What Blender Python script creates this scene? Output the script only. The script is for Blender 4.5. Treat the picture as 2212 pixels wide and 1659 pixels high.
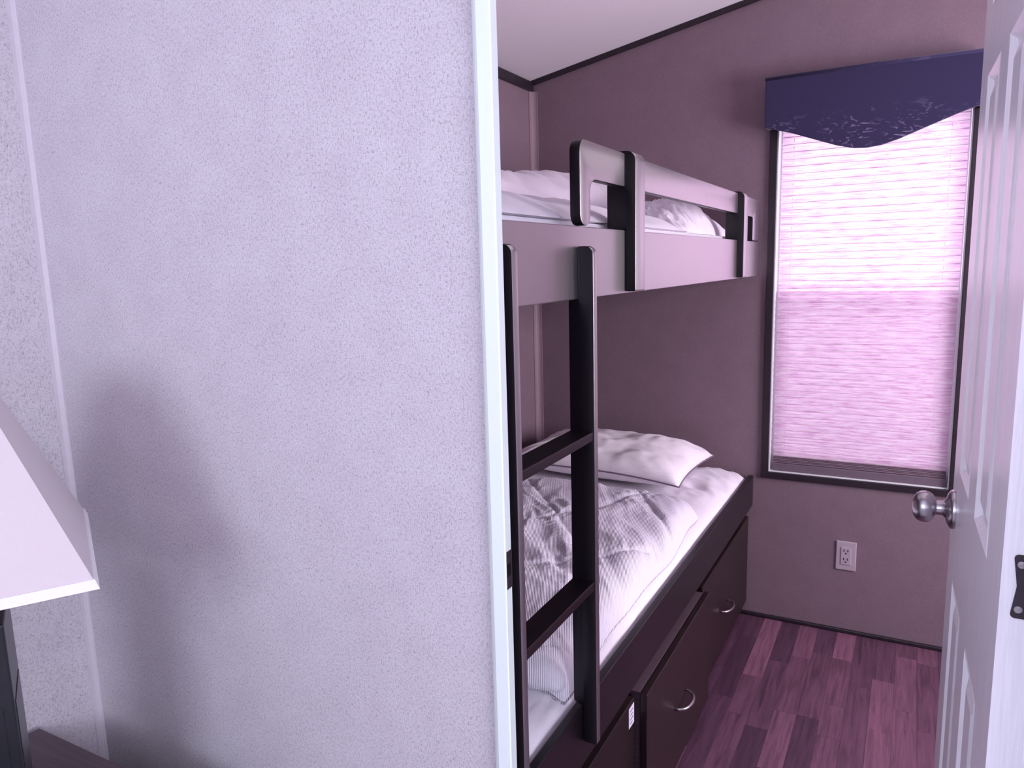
import bpy, bmesh, math, random
from mathutils import Vector, Matrix, noise

random.seed(7)
SC = bpy.context.scene
COL = SC.collection
for o in list(bpy.data.objects):
    bpy.data.objects.remove(o, do_unlink=True)

# ------------------------------------------------------------------ camera
cam_d = bpy.data.cameras.new('camera')
cam = bpy.data.objects.new('camera', cam_d)
COL.objects.link(cam)
right = Vector((0.88129, 0.47189, -0.02588)).normalized()
fwd = Vector((-0.46953, 0.86888, -0.15687)).normalized()
up = right.cross(fwd).normalized()
right = fwd.cross(up).normalized()
CAMZ = 1.394
cam.matrix_world = Matrix(((right.x, up.x, -fwd.x, 0.0),
                           (right.y, up.y, -fwd.y, 0.0),
                           (right.z, up.z, -fwd.z, CAMZ),
                           (0, 0, 0, 1)))
cam_d.sensor_fit = 'HORIZONTAL'
cam_d.sensor_width = 36.0
cam_d.lens = 26.108
cam_d.clip_start = 0.02
SC.camera = cam

# ------------------------------------------------------------------ world and daylight
world = bpy.data.worlds.new('world')
SC.world = world
world.use_nodes = True
bg = world.node_tree.nodes['Background']
bg.inputs['Color'].default_value = (0.78, 0.76, 1.0, 1)
bg.inputs['Strength'].default_value = 0.6


def area_light(name, loc, direction, sx, sy, power, color):
    d = bpy.data.lights.new(name, 'AREA')
    d.shape = 'RECTANGLE'
    d.size = sx
    d.size_y = sy
    d.energy = power
    d.color = color
    o = bpy.data.objects.new(name, d)
    o.location = loc
    o.rotation_euler = Vector(direction).to_track_quat('-Z', 'Z').to_euler()
    COL.objects.link(o)
    return o


# daylight outside the bedroom window, then added fill light at three unseen windows
area_light('daylight_bedroom_window', (-0.15, 3.75, 1.55), (0, -1, -0.12), 2.0, 2.4, 56, (1.0, 0.86, 1.0))
area_light('fill_light_bedroom_side', (1.72, 1.90, 1.42), (-1, 0, 0), 1.5, 1.2, 132, (1.0, 0.89, 1.0))
area_light('fill_light_near_side', (2.24, -0.5, 1.5), (-1, 0.0, -0.05), 2.1, 1.5, 180, (0.84, 0.85, 0.98))
area_light('fill_light_near_rear', (-0.8, -1.95, 1.7), (0, 1, -0.03), 1.3, 1.0, 62, (0.80, 0.85, 1.0))

vs = SC.view_settings
vs.view_transform = 'Standard'
vs.look = 'None'
vs.gamma = 1.0
vs.use_curve_mapping = False
vs.exposure = 0.0


# ------------------------------------------------------------------ helpers
def srgb(r, g, b):
    def f(c):
        c /= 255.0
        return c / 12.92 if c <= 0.04045 else ((c + 0.055) / 1.055) ** 2.4
    return (f(r), f(g), f(b), 1.0)


def tag(o, label=None, cat=None, group=None, kind=None):
    if label:
        o['label'] = label
    if cat:
        o['category'] = cat
    if group:
        o['group'] = group
    if kind:
        o['kind'] = kind
    return o


def empty(name, loc, rz=0.0, parent=None):
    o = bpy.data.objects.new(name, None)
    o.empty_display_size = 0.05
    o.location = loc
    o.rotation_euler = (0, 0, rz)
    COL.objects.link(o)
    if parent:
        o.parent = parent
    return o


def world_of(o):
    m = Matrix.LocRotScale(o.location, o.rotation_euler, o.scale)
    if o.parent:
        return world_of(o.parent) @ o.matrix_parent_inverse @ m
    return m


def put(name, verts, faces, mat, parent=None, smooth=False, local=False):
    """link verts/faces as one mesh object; verts in world space (or in the parent's space if local)"""
    xs = [v[0] for v in verts]; ys = [v[1] for v in verts]; zs = [v[2] for v in verts]
    c = ((min(xs) + max(xs)) / 2, (min(ys) + max(ys)) / 2, (min(zs) + max(zs)) / 2)
    me = bpy.data.meshes.new(name)
    me.from_pydata([(v[0] - c[0], v[1] - c[1], v[2] - c[2]) for v in verts], [], faces)
    bm = bmesh.new()
    bm.from_mesh(me)
    bmesh.ops.remove_doubles(bm, verts=bm.verts, dist=1e-6)
    bmesh.ops.recalc_face_normals(bm, faces=bm.faces)
    bm.to_mesh(me)
    bm.free()
    if smooth:
        for p in me.polygons:
            p.use_smooth = True
        if smooth == 'auto':
            me.set_sharp_from_angle(angle=math.radians(40))
    me.materials.append(mat)
    o = bpy.data.objects.new(name, me)
    o.location = c
    COL.objects.link(o)
    if parent:
        o.parent = parent
        if not local:
            o.matrix_parent_inverse = world_of(parent).inverted()
    return o


class MB:
    """collects boxes, prisms, tubes and lathes into one mesh"""
    def __init__(self):
        self.v = []
        self.f = []

    def add(self, v, f):
        n = len(self.v)
        self.v += [tuple(p) for p in v]
        self.f += [tuple(i + n for i in q) for q in f]
        return self

    def bm_add(self, bm):
        bm.verts.ensure_lookup_table()
        bm.verts.index_update()
        self.add([v.co[:] for v in bm.verts], [[v.index for v in f.verts] for f in bm.faces])
        bm.free()
        return self

    def box(self, x0, x1, y0, y1, z0, z1, bevel=0.0, seg=2):
        bm = bmesh.new()
        bmesh.ops.create_cube(bm, size=1.0)
        for v in bm.verts:
            v.co = ((x0 + x1) / 2 + v.co.x * (x1 - x0), (y0 + y1) / 2 + v.co.y * (y1 - y0), (z0 + z1) / 2 + v.co.z * (z1 - z0))
        if bevel:
            bmesh.ops.bevel(bm, geom=bm.edges[:], offset=bevel, segments=seg, profile=0.5, affect='EDGES')
        return self.bm_add(bm)

    def prism(self, pts, axis, a0, a1, bevel=0.0, seg=2):
        """polygon pts extruded along axis ('x': pts=(y,z); 'y': (x,z); 'z': (x,y))"""
        def P(p, a):
            return {'x': (a, p[0], p[1]), 'y': (p[0], a, p[1]), 'z': (p[0], p[1], a)}[axis]
        bm = bmesh.new()
        A = [bm.verts.new(P(p, a0)) for p in pts]
        B = [bm.verts.new(P(p, a1)) for p in pts]
        n = len(pts)
        fa = bm.faces.new(A)
        fb = bm.faces.new(B[::-1])
        for i in range(n):
            bm.faces.new((A[i], B[i], B[(i + 1) % n], A[(i + 1) % n]))
        bmesh.ops.recalc_face_normals(bm, faces=bm.faces)
        if bevel:
            es = set(fa.edges) | set(fb.edges)
            bmesh.ops.bevel(bm, geom=list(es), offset=bevel, segments=seg, profile=0.5, affect='EDGES')
        return self.bm_add(bm)

    def tube(self, path, r, n=10, cap=True):
        path = [Vector(p) for p in path]
        rings = []
        for i, p in enumerate(path):
            t = (path[min(i + 1, len(path) - 1)] - path[max(i - 1, 0)]).normalized()
            a = Vector((0, 0, 1)) if abs(t.z) < 0.9 else Vector((1, 0, 0))
            u = t.cross(a).normalized()
            w = t.cross(u)
            rr = r[i] if isinstance(r, (list, tuple)) else r
            rings.append([p + (u * math.cos(2 * math.pi * k / n) + w * math.sin(2 * math.pi * k / n)) * rr for k in range(n)])
        v = [q for R in rings for q in R]
        f = []
        for i in range(len(rings) - 1):
            for k in range(n):
                f.append((i * n + k, i * n + (k + 1) % n, (i + 1) * n + (k + 1) % n, (i + 1) * n + k))
        if cap:
            f.append(tuple(range(n))[::-1])
            f.append(tuple((len(rings) - 1) * n + k for k in range(n)))
        return self.add(v, f)

    def lathe(self, prof, c, ax, n=28):
        """prof: (distance along ax, radius)"""
        ax = Vector(ax).normalized()
        a = Vector((0, 0, 1)) if abs(ax.z) < 0.9 else Vector((1, 0, 0))
        u = ax.cross(a).normalized()
        w = ax.cross(u)
        c = Vector(c)
        v = []
        f = []
        for (d, r) in prof:
            for k in range(n):
                t = 2 * math.pi * k / n
                v.append(c + ax * d + (u * math.cos(t) + w * math.sin(t)) * max(r, 1e-4))
        for i in range(len(prof) - 1):
            for k in range(n):
                f.append((i * n + k, i * n + (k + 1) % n, (i + 1) * n + (k + 1) % n, (i + 1) * n + k))
        f.append(tuple(range(n))[::-1])
        f.append(tuple((len(prof) - 1) * n + k for k in range(n)))
        return self.add(v, f)

    def put(self, name, mat, parent=None, smooth=False, local=False):
        return put(name, self.v, self.f, mat, parent, smooth, local)


def grid(fn, nu, nv):
    v = [fn(i / (nu - 1), j / (nv - 1)) for j in range(nv) for i in range(nu)]
    f = [(j * nu + i, j * nu + i + 1, (j + 1) * nu + i + 1, (j + 1) * nu + i) for j in range(nv - 1) for i in range(nu - 1)]
    return v, f


def closed_grid(top, bot, nu, nv):
    """a cushion: top and bottom sheets sharing their rim"""
    v, f = grid(top, nu, nv)
    v2, f2 = grid(bot, nu, nv)
    n = len(v)
    return v + v2, f + [tuple(i + n for i in q[::-1]) for q in f2]


def rounded(pts, r, seg=5):
    """round the corners of a polygon; r: one radius or one per corner"""
    out = []
    n = len(pts)
    for i in range(n):
        p = Vector(pts[i]).to_2d()
        a = Vector(pts[i - 1]).to_2d()
        b = Vector(pts[(i + 1) % n]).to_2d()
        rr = r[i] if isinstance(r, (list, tuple)) else r
        if rr <= 0:
            out.append(tuple(p))
            continue
        d1 = (a - p).normalized()
        d2 = (b - p).normalized()
        ang = d1.angle(d2)
        L = min(rr / math.tan(ang / 2), (a - p).length * 0.499, (b - p).length * 0.499)
        r2 = L * math.tan(ang / 2)
        c = p + (d1 + d2).normalized() * (r2 / math.sin(ang / 2))
        s = p + d1 * L - c
        e = p + d2 * L - c
        a0 = math.atan2(s.y, s.x)
        a1 = math.atan2(e.y, e.x)
        da = (a1 - a0 + math.pi) % (2 * math.pi) - math.pi
        for k in range(seg + 1):
            t = a0 + da * k / seg
            out.append((c.x + r2 * math.cos(t), c.y + r2 * math.sin(t)))
    return out


def fbm(p, oct=3):
    s = 0.0
    a = 1.0
    q = Vector(p)
    for _ in range(oct):
        s += a * noise.noise(q)
        a *= 0.5
        q = q * 2.03 + Vector((3.1, 1.7, 5.3))
    return s


def ridge(p):
    return 1.0 - abs(noise.noise(Vector(p))) * 2.0


def sstep(a, b, x):
    t = max(0.0, min(1.0, (x - a) / (b - a)))
    return t * t * (3 - 2 * t)


# ------------------------------------------------------------------ materials
class NT:
    def __init__(self, name):
        self.m = bpy.data.materials.new(name)
        self.m.use_nodes = True
        self.t = self.m.node_tree
        self.b = self.t.nodes['Principled BSDF']
        self.out = self.t.nodes['Material Output']

    def n(self, kind, **kw):
        x = self.t.nodes.new(kind)
        for k, v in kw.items():
            if hasattr(x, k) and k not in x.inputs.keys():
                setattr(x, k, v)
            else:
                x.inputs[k].default_value = v
        return x

    def l(self, a, b):
        self.t.links.new(a, b)

    def coord(self, scale=(1, 1, 1), rot=(0, 0, 0), src='Object'):
        tc = self.n('ShaderNodeTexCoord')
        mp = self.n('ShaderNodeMapping')
        mp.inputs['Scale'].default_value = scale
        mp.inputs['Rotation'].default_value = rot
        self.l(tc.outputs[src], mp.inputs['Vector'])
        return mp.outputs['Vector']

    def noise(self, vec, scale, detail=2.0, rough=0.5, dist=0.0):
        x = self.n('ShaderNodeTexNoise')
        x.inputs['Scale'].default_value = scale
        x.inputs['Detail'].default_value = detail
        x.inputs['Roughness'].default_value = rough
        x.inputs['Distortion'].default_value = dist
        self.l(vec, x.inputs['Vector'])
        return x.outputs['Fac']

    def ramp(self, fac, stops):
        r = self.n('ShaderNodeValToRGB')
        e = r.color_ramp.elements
        while len(e) < len(stops):
            e.new(0.5)
        for k, (p, c) in enumerate(stops):
            e[k].position = p
            e[k].color = c if len(c) == 4 else (*c, 1)
        self.l(fac, r.inputs['Fac'])
        return r.outputs['Color']

    def math(self, op, a, b=None):
        x = self.n('ShaderNodeMath')
        x.operation = op
        for k, s in enumerate((a, b)):
            if s is None:
                continue
            if isinstance(s, (int, float)):
                x.inputs[k].default_value = s
            else:
                self.l(s, x.inputs[k])
        return x.outputs[0]

    def bump(self, h, strength=0.3, dist=0.002):
        x = self.n('ShaderNodeBump')
        x.inputs['Strength'].default_value = strength
        x.inputs['Distance'].default_value = dist
        self.l(h, x.inputs['Height'])
        self.l(x.outputs['Normal'], self.b.inputs['Normal'])
        return x.outputs['Normal']

    def base(self, c=None, rough=None, spec=None, metal=None, coat=None, ior=None, sheen=None):
        if c is not None:
            if isinstance(c, tuple):
                self.b.inputs['Base Color'].default_value = c
            else:
                self.l(c, self.b.inputs['Base Color'])
        if rough is not None:
            self.b.inputs['Roughness'].default_value = rough
        if spec is not None:
            self.b.inputs['Specular IOR Level'].default_value = spec
        if metal is not None:
            self.b.inputs['Metallic'].default_value = metal
        if ior is not None:
            self.b.inputs['IOR'].default_value = ior
        if coat is not None:
            self.b.inputs['Coat Weight'].default_value = coat[0]
            self.b.inputs['Coat Roughness'].default_value = coat[1]
        if sheen is not None:
            self.b.inputs['Sheen Weight'].default_value = sheen
        return self


def mix(c1, c2, t):
    return tuple(c1[i] * (1 - t) + c2[i] * t for i in range(3)) + (1,)


def make_wall_mat(name, c, axis, depth=0.0016, contrast=0.26):
    """linen-embossed vinyl wall board; axis = the wall's normal"""
    m = NT(name)
    if axis == 'y':
        s1, s2, s3 = (520, 10, 200), (220, 10, 520), (1, 1, 1)
    else:
        s1, s2, s3 = (10, 520, 200), (10, 220, 520), (1, 1, 1)
    a = m.noise(m.coord(s1), 1.0, 3, 0.6)
    b = m.noise(m.coord(s2), 1.0, 3, 0.6)
    g = m.noise(m.coord(s3), 14.0, 2, 0.5)
    h = m.math('ADD', a, m.math('MULTIPLY', b, 0.75))
    dark = mix(c, (0, 0, 0), contrast * 1.7)
    light = mix(c, (1, 1, 1), contrast * 0.25)
    col = m.ramp(m.math('MULTIPLY', h, 0.57), [(0.34, dark), (0.50, c), (0.62, light)])
    mx = m.n('ShaderNodeMixRGB')
    mx.blend_type = 'MULTIPLY'
    mx.inputs['Fac'].default_value = 1.0
    m.l(col, mx.inputs[1])
    m.l(m.ramp(g, [(0.3, (0.94, 0.93, 0.94)), (0.7, (1, 1, 1))]), mx.inputs[2])
    m.base(mx.outputs[0], 0.55, 0.35)
    m.bump(h, 0.45, depth)
    return m.m


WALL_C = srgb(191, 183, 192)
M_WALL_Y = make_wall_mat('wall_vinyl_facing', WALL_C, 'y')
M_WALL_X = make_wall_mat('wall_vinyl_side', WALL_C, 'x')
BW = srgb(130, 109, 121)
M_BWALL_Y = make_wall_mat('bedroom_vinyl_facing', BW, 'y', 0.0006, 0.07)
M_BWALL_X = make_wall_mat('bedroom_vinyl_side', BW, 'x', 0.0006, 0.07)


def plain(name, c, rough=0.5, spec=0.5, metal=0.0, coat=None, nscale=0, namp=0.06, bump=0, sheen=None):
    m = NT(name)
    if nscale:
        f = m.noise(m.coord(), nscale, 3)
        m.base(m.ramp(f, [(0.3, mix(c, (0, 0, 0), namp)), (0.7, c)]))
        if bump:
            m.bump(f, bump, 0.001)
    else:
        m.base(c)
    m.base(None, rough, spec, metal, coat, None, sheen)
    return m.m


M_CEIL = plain('ceiling_board', srgb(232, 224, 232), 0.8, 0.2, nscale=180, namp=0.05, bump=0.2)
M_WHITE = plain('white_gloss_paint', srgb(214, 222, 222), 0.38, 0.5, nscale=6, namp=0.02)
M_VINYL = plain('white_window_vinyl', srgb(232, 232, 236), 0.4, 0.5, nscale=9, namp=0.03)
M_TRIM_DARK = plain('espresso_trim', srgb(44, 34, 44), 0.4, 0.4, nscale=30, namp=0.3)
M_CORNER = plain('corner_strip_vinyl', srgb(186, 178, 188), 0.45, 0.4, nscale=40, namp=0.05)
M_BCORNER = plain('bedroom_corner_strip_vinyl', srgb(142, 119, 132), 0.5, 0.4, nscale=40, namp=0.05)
M_SUB = plain('subfloor', srgb(52, 34, 40), 0.9, 0.1, nscale=20, namp=0.2)
M_CARPET = plain('near_room_carpet', srgb(190, 184, 188), 0.95, 0.1, nscale=300, namp=0.3, bump=0.5)
M_NICKEL = plain('satin_nickel', srgb(190, 184, 190), 0.28, 0.5, 1.0, nscale=60, namp=0.06)
M_DARKMETAL = plain('oiled_bronze_metal', srgb(72, 64, 72), 0.42, 0.5, 0.7, nscale=80, namp=0.15)
M_BLACK = plain('slot_black', srgb(22, 18, 22), 0.8, 0.1, nscale=50, namp=0.2)
M_PLASTIC = plain('outlet_plastic', srgb(182, 166, 180), 0.4, 0.5, nscale=30, namp=0.03)
M_LAMPBLACK = plain('lamp_base_black', srgb(24, 26, 34), 0.3, 0.5, nscale=30, namp=0.2)
M_PAPER = plain('paper_label', srgb(226, 216, 236), 0.7, 0.2, nscale=60, namp=0.04)
M_INK = plain('printed_ink', srgb(90, 84, 112), 0.8, 0.1, nscale=90, namp=0.3)
M_CORD = plain('shade_cord', srgb(226, 200, 222), 0.7, 0.2, nscale=120, namp=0.1)


def wood_mat(name, axis, dark=srgb(14, 9, 14), light=srgb(30, 20, 26), rough=0.36, coat=(0.15, 0.3), ior=1.48):
    m = NT(name)
    sc = {'x': (3, 70, 70), 'y': (70, 3, 70), 'z': (70, 70, 3)}[axis]
    f = m.noise(m.coord(sc), 2.2, 5, 0.65, 0.3)
    m.base(m.ramp(f, [(0.3, dark), (0.7, light)]), rough, 0.5, None, coat, ior)
    m.b.inputs['Coat IOR'].default_value = 1.6
    m.bump(f, 0.12, 0.0006)
    return m.m


M_RAIL = wood_mat('espresso_laminate_rail', 'z', srgb(34, 24, 30), srgb(62, 46, 56), rough=0.36, coat=(1.0, 0.36), ior=3.0)
M_RAIL.node_tree.nodes['Principled BSDF'].inputs['Coat IOR'].default_value = 3.4
M_WOOD_Z = wood_mat('espresso_wood_upright', 'z')
M_WOOD_Y = wood_mat('espresso_wood_long', 'y')
M_EDGE_SHADE = plain('painted_edge_shade', srgb(22, 16, 24), 0.4, 0.4, nscale=60, namp=0.2)  # near-black colour stands in for shade on the board edges
M_DRAWER = wood_mat('espresso_drawer_front', 'y', srgb(24, 14, 16), srgb(40, 24, 26), 0.42, (0.1, 0.35), 1.45)
M_NIGHT = wood_mat('dark_nightstand_wood', 'x', srgb(74, 58, 68), srgb(94, 76, 86), 0.5, (0.0, 0.5), 1.45)


def plank_mat():
    m = NT('red_brown_plank')
    oi = m.n('ShaderNodeObjectInfo')
    tone = m.ramp(oi.outputs['Random'], [(0.0, srgb(78, 53, 72)), (0.35, srgb(94, 64, 84)), (0.7, srgb(112, 76, 96)), (1.0, srgb(138, 94, 116))])
    tc = m.n('ShaderNodeTexCoord')
    mp = m.n('ShaderNodeMapping')
    mp.inputs['Scale'].default_value = (75, 5, 1)
    add = m.n('ShaderNodeVectorMath')
    add.operation = 'ADD'
    cb = m.n('ShaderNodeCombineXYZ')
    m.l(m.math('MULTIPLY', oi.outputs['Random'], 37.0), cb.inputs[1])
    m.l(tc.outputs['Object'], add.inputs[0])
    m.l(cb.outputs[0], add.inputs[1])
    m.l(add.outputs[0], mp.inputs['Vector'])
    f = m.noise(mp.outputs[0], 1.0, 6, 0.65, 0.6)
    mx = m.n('ShaderNodeMixRGB')
    mx.blend_type = 'MULTIPLY'
    mx.inputs['Fac'].default_value = 1.0
    m.l(tone, mx.inputs[1])
    m.l(m.ramp(f, [(0.28, (0.45, 0.42, 0.45)), (0.5, (0.9, 0.88, 0.9)), (0.72, (1.25, 1.22, 1.25))]), mx.inputs[2])
    m.base(mx.outputs[0], 0.42, 0.45)
    m.bump(f, 0.12, 0.0005)
    return m.m


M_PLANK = plank_mat()


def cloth_mat(name, c, nscale=900, bump=0.25, stripes=None, rough=0.85):
    m = NT(name)
    f = m.noise(m.coord(), nscale, 2)
    h = f
    col = m.ramp(f, [(0.3, mix(c, (0, 0, 0), 0.06)), (0.7, c)])
    if stripes:
        ang, pitch, amp = stripes
        w = m.n('ShaderNodeTexWave')
        w.wave_type = 'BANDS'
        w.bands_direction = 'X'
        w.inputs['Scale'].default_value = 0.314 / pitch * 2.2
        w.inputs['Distortion'].default_value = 1.2
        w.inputs['Detail'].default_value = 1.0
        w.inputs['Detail Scale'].default_value = 0.08
        m.l(m.coord(rot=(0, 0, ang)), w.inputs['Vector'])
        h = w.outputs['Fac']
        mx = m.n('ShaderNodeMixRGB')
        mx.blend_type = 'MULTIPLY'
        mx.inputs['Fac'].default_value = 1.0
        m.l(col, mx.inputs[1])
        m.l(m.ramp(h, [(0.0, (1 - amp, 1 - amp, 1 - amp)), (0.6, (1, 1, 1))]), mx.inputs[2])
        col = mx.outputs[0]
    m.base(col, rough, 0.2, sheen=0.15)
    m.bump(h, bump, 0.0025)
    return m.m


M_SHEET = cloth_mat('white_sheet', srgb(236, 230, 240), 700, 0.15)
M_COMF = cloth_mat('ribbed_white_comforter', srgb(238, 232, 246), 500, 0.6, (math.radians(-24), 0.0075, 0.12))
M_PILLOW = cloth_mat('striped_sateen_pillowcase', srgb(248, 240, 248), 700, 0.1, (math.radians(70), 0.012, 0.03), 0.6)
M_PIPING = cloth_mat('grey_piping', srgb(120, 104, 124), 500, 0.1)
M_UPPER = cloth_mat('upper_bedding_white', srgb(222, 214, 226), 600, 0.12)
M_SHADE = cloth_mat('lampshade_linen', srgb(200, 187, 193), 1500, 0.3)
M_SHADETRIM = cloth_mat('lampshade_binding', srgb(220, 214, 220), 400, 0.1)


def valance_mat():
    m = NT('navy_embroidered_fabric')
    navy = srgb(50, 43, 78)
    f = m.noise(m.coord((1, 1, 1)), 900, 2)
    p1 = m.noise(m.coord((1, 1, 2.6), (0, 0.4, 0)), 27, 2, 0.5, 1.4)
    p2 = m.noise(m.coord((1, 1, 1.0)), 9, 1)
    tc = m.n('ShaderNodeTexCoord')
    sep = m.n('ShaderNodeSeparateXYZ')
    m.l(tc.outputs['Object'], sep.inputs[0])
    low = m.n('ShaderNodeMapRange')
    low.inputs['From Min'].default_value = -0.085
    low.inputs['From Max'].default_value = 0.015
    low.inputs['To Min'].default_value = 1.0
    low.inputs['To Max'].default_value = 0.0
    m.l(sep.outputs['Z'], low.inputs['Value'])
    a = m.ramp(p1, [(0.57, (0, 0, 0)), (0.64, (1, 1, 1))])
    b = m.ramp(p2, [(0.36, (0, 0, 0)), (0.60, (1, 1, 1))])
    k = m.math('MULTIPLY', m.math('MULTIPLY', a, b), m.math('MULTIPLY', low.outputs[0], 0.6))
    mx = m.n('ShaderNodeMixRGB')
    m.l(k, mx.inputs['Fac'])
    m.l(m.ramp(f, [(0.3, mix(navy, (0, 0, 0), 0.15)), (0.7, navy)]), mx.inputs[1])
    mx.inputs[2].default_value = srgb(140, 132, 166)
    m.base(mx.outputs[0], 0.8, 0.2, sheen=0.2)
    m.bump(f, 0.2, 0.001)
    return m.m


M_VALANCE = valance_mat()


def blind_mat(name='translucent_pleated_fabric', through=0.62, dim=1.0):
    m = NT(name)
    t = m.t
    a = m.noise(m.coord((16, 1, 170)), 1.0, 4, 0.6, 0.4)
    b = m.noise(m.coord((60, 1, 60)), 6.0, 2)
    f = m.math('ADD', m.math('MULTIPLY', a, 0.8), m.math('MULTIPLY', b, 0.2))
    col = m.ramp(f, [(p_, tuple(c_ * dim for c_ in k_)) for p_, k_ in ((0.33, (0.66, 0.40, 0.60)), (0.47, (0.84, 0.64, 0.80)), (0.62, (0.93, 0.83, 0.91)))])
    d = m.n('ShaderNodeBsdfDiffuse')
    tr = m.n('ShaderNodeBsdfTranslucent')
    mxs = m.n('ShaderNodeMixShader')
    mxs.inputs[0].default_value = through
    m.l(col, d.inputs['Color'])
    m.l(col, tr.inputs['Color'])
    m.l(d.outputs[0], mxs.inputs[1])
    m.l(tr.outputs[0], mxs.inputs[2])
    m.l(mxs.outputs[0], m.out.inputs['Surface'])
    t.nodes.remove(m.b)
    return m.m


M_BLIND = blind_mat()
M_SEAM = blind_mat('pleat_seam_fabric', 0.30, 0.8)
M_BLINDRAIL = plain('shade_rail', srgb(112, 96, 110), 0.5, 0.4, nscale=60, namp=0.1)
M_BLINDSTACK = plain('shade_stacked_fabric', srgb(126, 106, 120), 0.8, 0.2, nscale=120, namp=0.1)


def glass_mat(name, tint, gloss):
    m = NT(name)
    t = m.n('ShaderNodeBsdfTransparent')
    t.inputs['Color'].default_value = tint
    g = m.n('ShaderNodeBsdfGlossy')
    g.inputs['Roughness'].default_value = 0.02
    x = m.n('ShaderNodeMixShader')
    x.inputs[0].default_value = gloss
    m.l(t.outputs[0], x.inputs[1])
    m.l(g.outputs[0], x.inputs[2])
    m.l(x.outputs[0], m.out.inputs['Surface'])
    m.t.nodes.remove(m.b)
    return m.m


M_GLASS = glass_mat('window_glass', (0.96, 0.97, 0.97, 1), 0.04)
M_SCREEN = glass_mat('insect_screen', (0.75, 0.73, 0.75, 1), 0.01)


def door_mat():
    m = NT('white_molded_door')
    f = m.noise(m.coord((90, 90, 3)), 2.0, 6, 0.7, 0.8)
    m.base(m.ramp(f, [(0.3, srgb(232, 226, 236)), (0.6, srgb(244, 240, 248))]), 0.27, 0.7)
    m.bump(f, 0.25, 0.0007)
    return m.m


M_DOOR = door_mat()

# ------------------------------------------------------------------ the setting
XL = -1.43          # outer wall on the left, shared by both rooms
YP0, YP1 = 0.83, 0.868   # partition faces
YF = 2.88           # far wall of the bedroom
XR_BED = 1.5       # right wall of the bedroom
XR_NEAR = 2.0       # right wall of the near room
YB = -1.7           # wall behind the camera
PEAK = 0.95


def ceil_z(x):
    return 2.14 + 0.188 * (x - XL) if x < PEAK else 2.14 + 0.188 * (PEAK - XL) - 0.188 * (x - PEAK)


def S(o, label, cat):
    return tag(o, label, cat, kind='structure')


# floor: base slab, bedroom planks are its parts
fl = MB().box(XL, XR_BED, YP0, YF, -0.04, -0.006).put('floor', M_SUB)
S(fl, 'red-brown wood strip floor of the bedroom beyond the doorway', 'floor')
carpet = MB().box(XL, XR_NEAR, YB, YP0, -0.04, 0.0).put('floor', M_CARPET)
S(carpet, 'carpeted floor of the near room in front of the doorway', 'floor')
plank_cache = {}
PW = 0.0655
for k in range(-9, 24):
    x0 = 0.0115 + PW * k
    x1 = x0 + PW
    if x1 > XR_BED:
        break
    fixed = {-1: [2.278, 2.577], -3: [2.36, 2.664], -2: [2.05], 0: [2.42]}.get(k)
    cuts = [YP1 + 0.002]
    y = YP1 + random.uniform(0.06, 0.3)
    while y < YF - 0.09:
        if not (fixed and any(abs(y - q) < 0.16 for q in fixed)):
            cuts.append(y)
        y += random.choice((0.24, 0.3, 0.36, 0.42))
    if fixed:
        cuts = sorted(cuts + fixed)
    cuts.append(YF - 0.002)
    for a, b in zip(cuts[:-1], cuts[1:]):
        if b - a < 0.02:
            continue
        L = round((b - a), 3)
        if L not in plank_cache:
            o = MB().box(x0 + 0.0002, x1 - 0.0002, a + 0.0002, b - 0.0002, -0.006, 0.0, 0.0002, 1).put('plank', M_PLANK, fl)
            plank_cache[L] = o
        else:
            o = plank_cache[L].copy()
            COL.objects.link(o)
            o.location = ((x0 + x1) / 2, (a + b) / 2, -0.003)

# ceiling (vaulted)
cp = [(XL - 0.08, ceil_z(XL) - 0.015), (PEAK, ceil_z(PEAK)), (XR_NEAR + 0.1, ceil_z(XR_NEAR + 0.1)), (XR_NEAR + 0.1, 2.8), (XL - 0.08, 2.8)]
S(MB().prism(cp, 'y', YB - 0.1, YF + 0.1).put('ceiling', M_CEIL), 'pale vaulted ceiling rising away from the left wall', 'ceiling')

# walls
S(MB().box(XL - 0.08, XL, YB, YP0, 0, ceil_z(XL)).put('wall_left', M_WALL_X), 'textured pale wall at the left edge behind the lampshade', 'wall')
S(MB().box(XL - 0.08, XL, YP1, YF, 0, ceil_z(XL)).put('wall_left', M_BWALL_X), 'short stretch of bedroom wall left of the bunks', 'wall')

# partition with the doorway notch
DX0, DX1, DZ = -0.481, 0.134, 2.0


def wall_prism(x0, x1, z0, y0, y1, mb):
    pts = [(x0, z0), (x1, z0), (x1, ceil_z(x1))]
    if x0 < PEAK < x1:
        pts.append((PEAK, ceil_z(PEAK)))
    pts.append((x0, ceil_z(x0)))
    mb.prism(pts, 'y', y0, y1)


ym = (YP0 + YP1) / 2
mb = MB()
wall_prism(XL - 0.08, DX0, 0, YP0, ym, mb)
wall_prism(DX0, DX1, DZ, YP0, ym, mb)
wall_prism(DX1, XR_NEAR, 0, YP0, ym, mb)
S(mb.put('wall_partition', M_WALL_Y), 'large pale linen-textured wall filling the left half', 'wall')
mb = MB()
wall_prism(XL, DX0, 0, ym, YP1, mb)
wall_prism(DX0, DX1, DZ, ym, YP1, mb)
wall_prism(DX1, XR_NEAR, 0, ym, YP1, mb)
S(mb.put('wall_inner', M_BWALL_Y), 'bedroom side of the doorway wall', 'wall')

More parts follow.
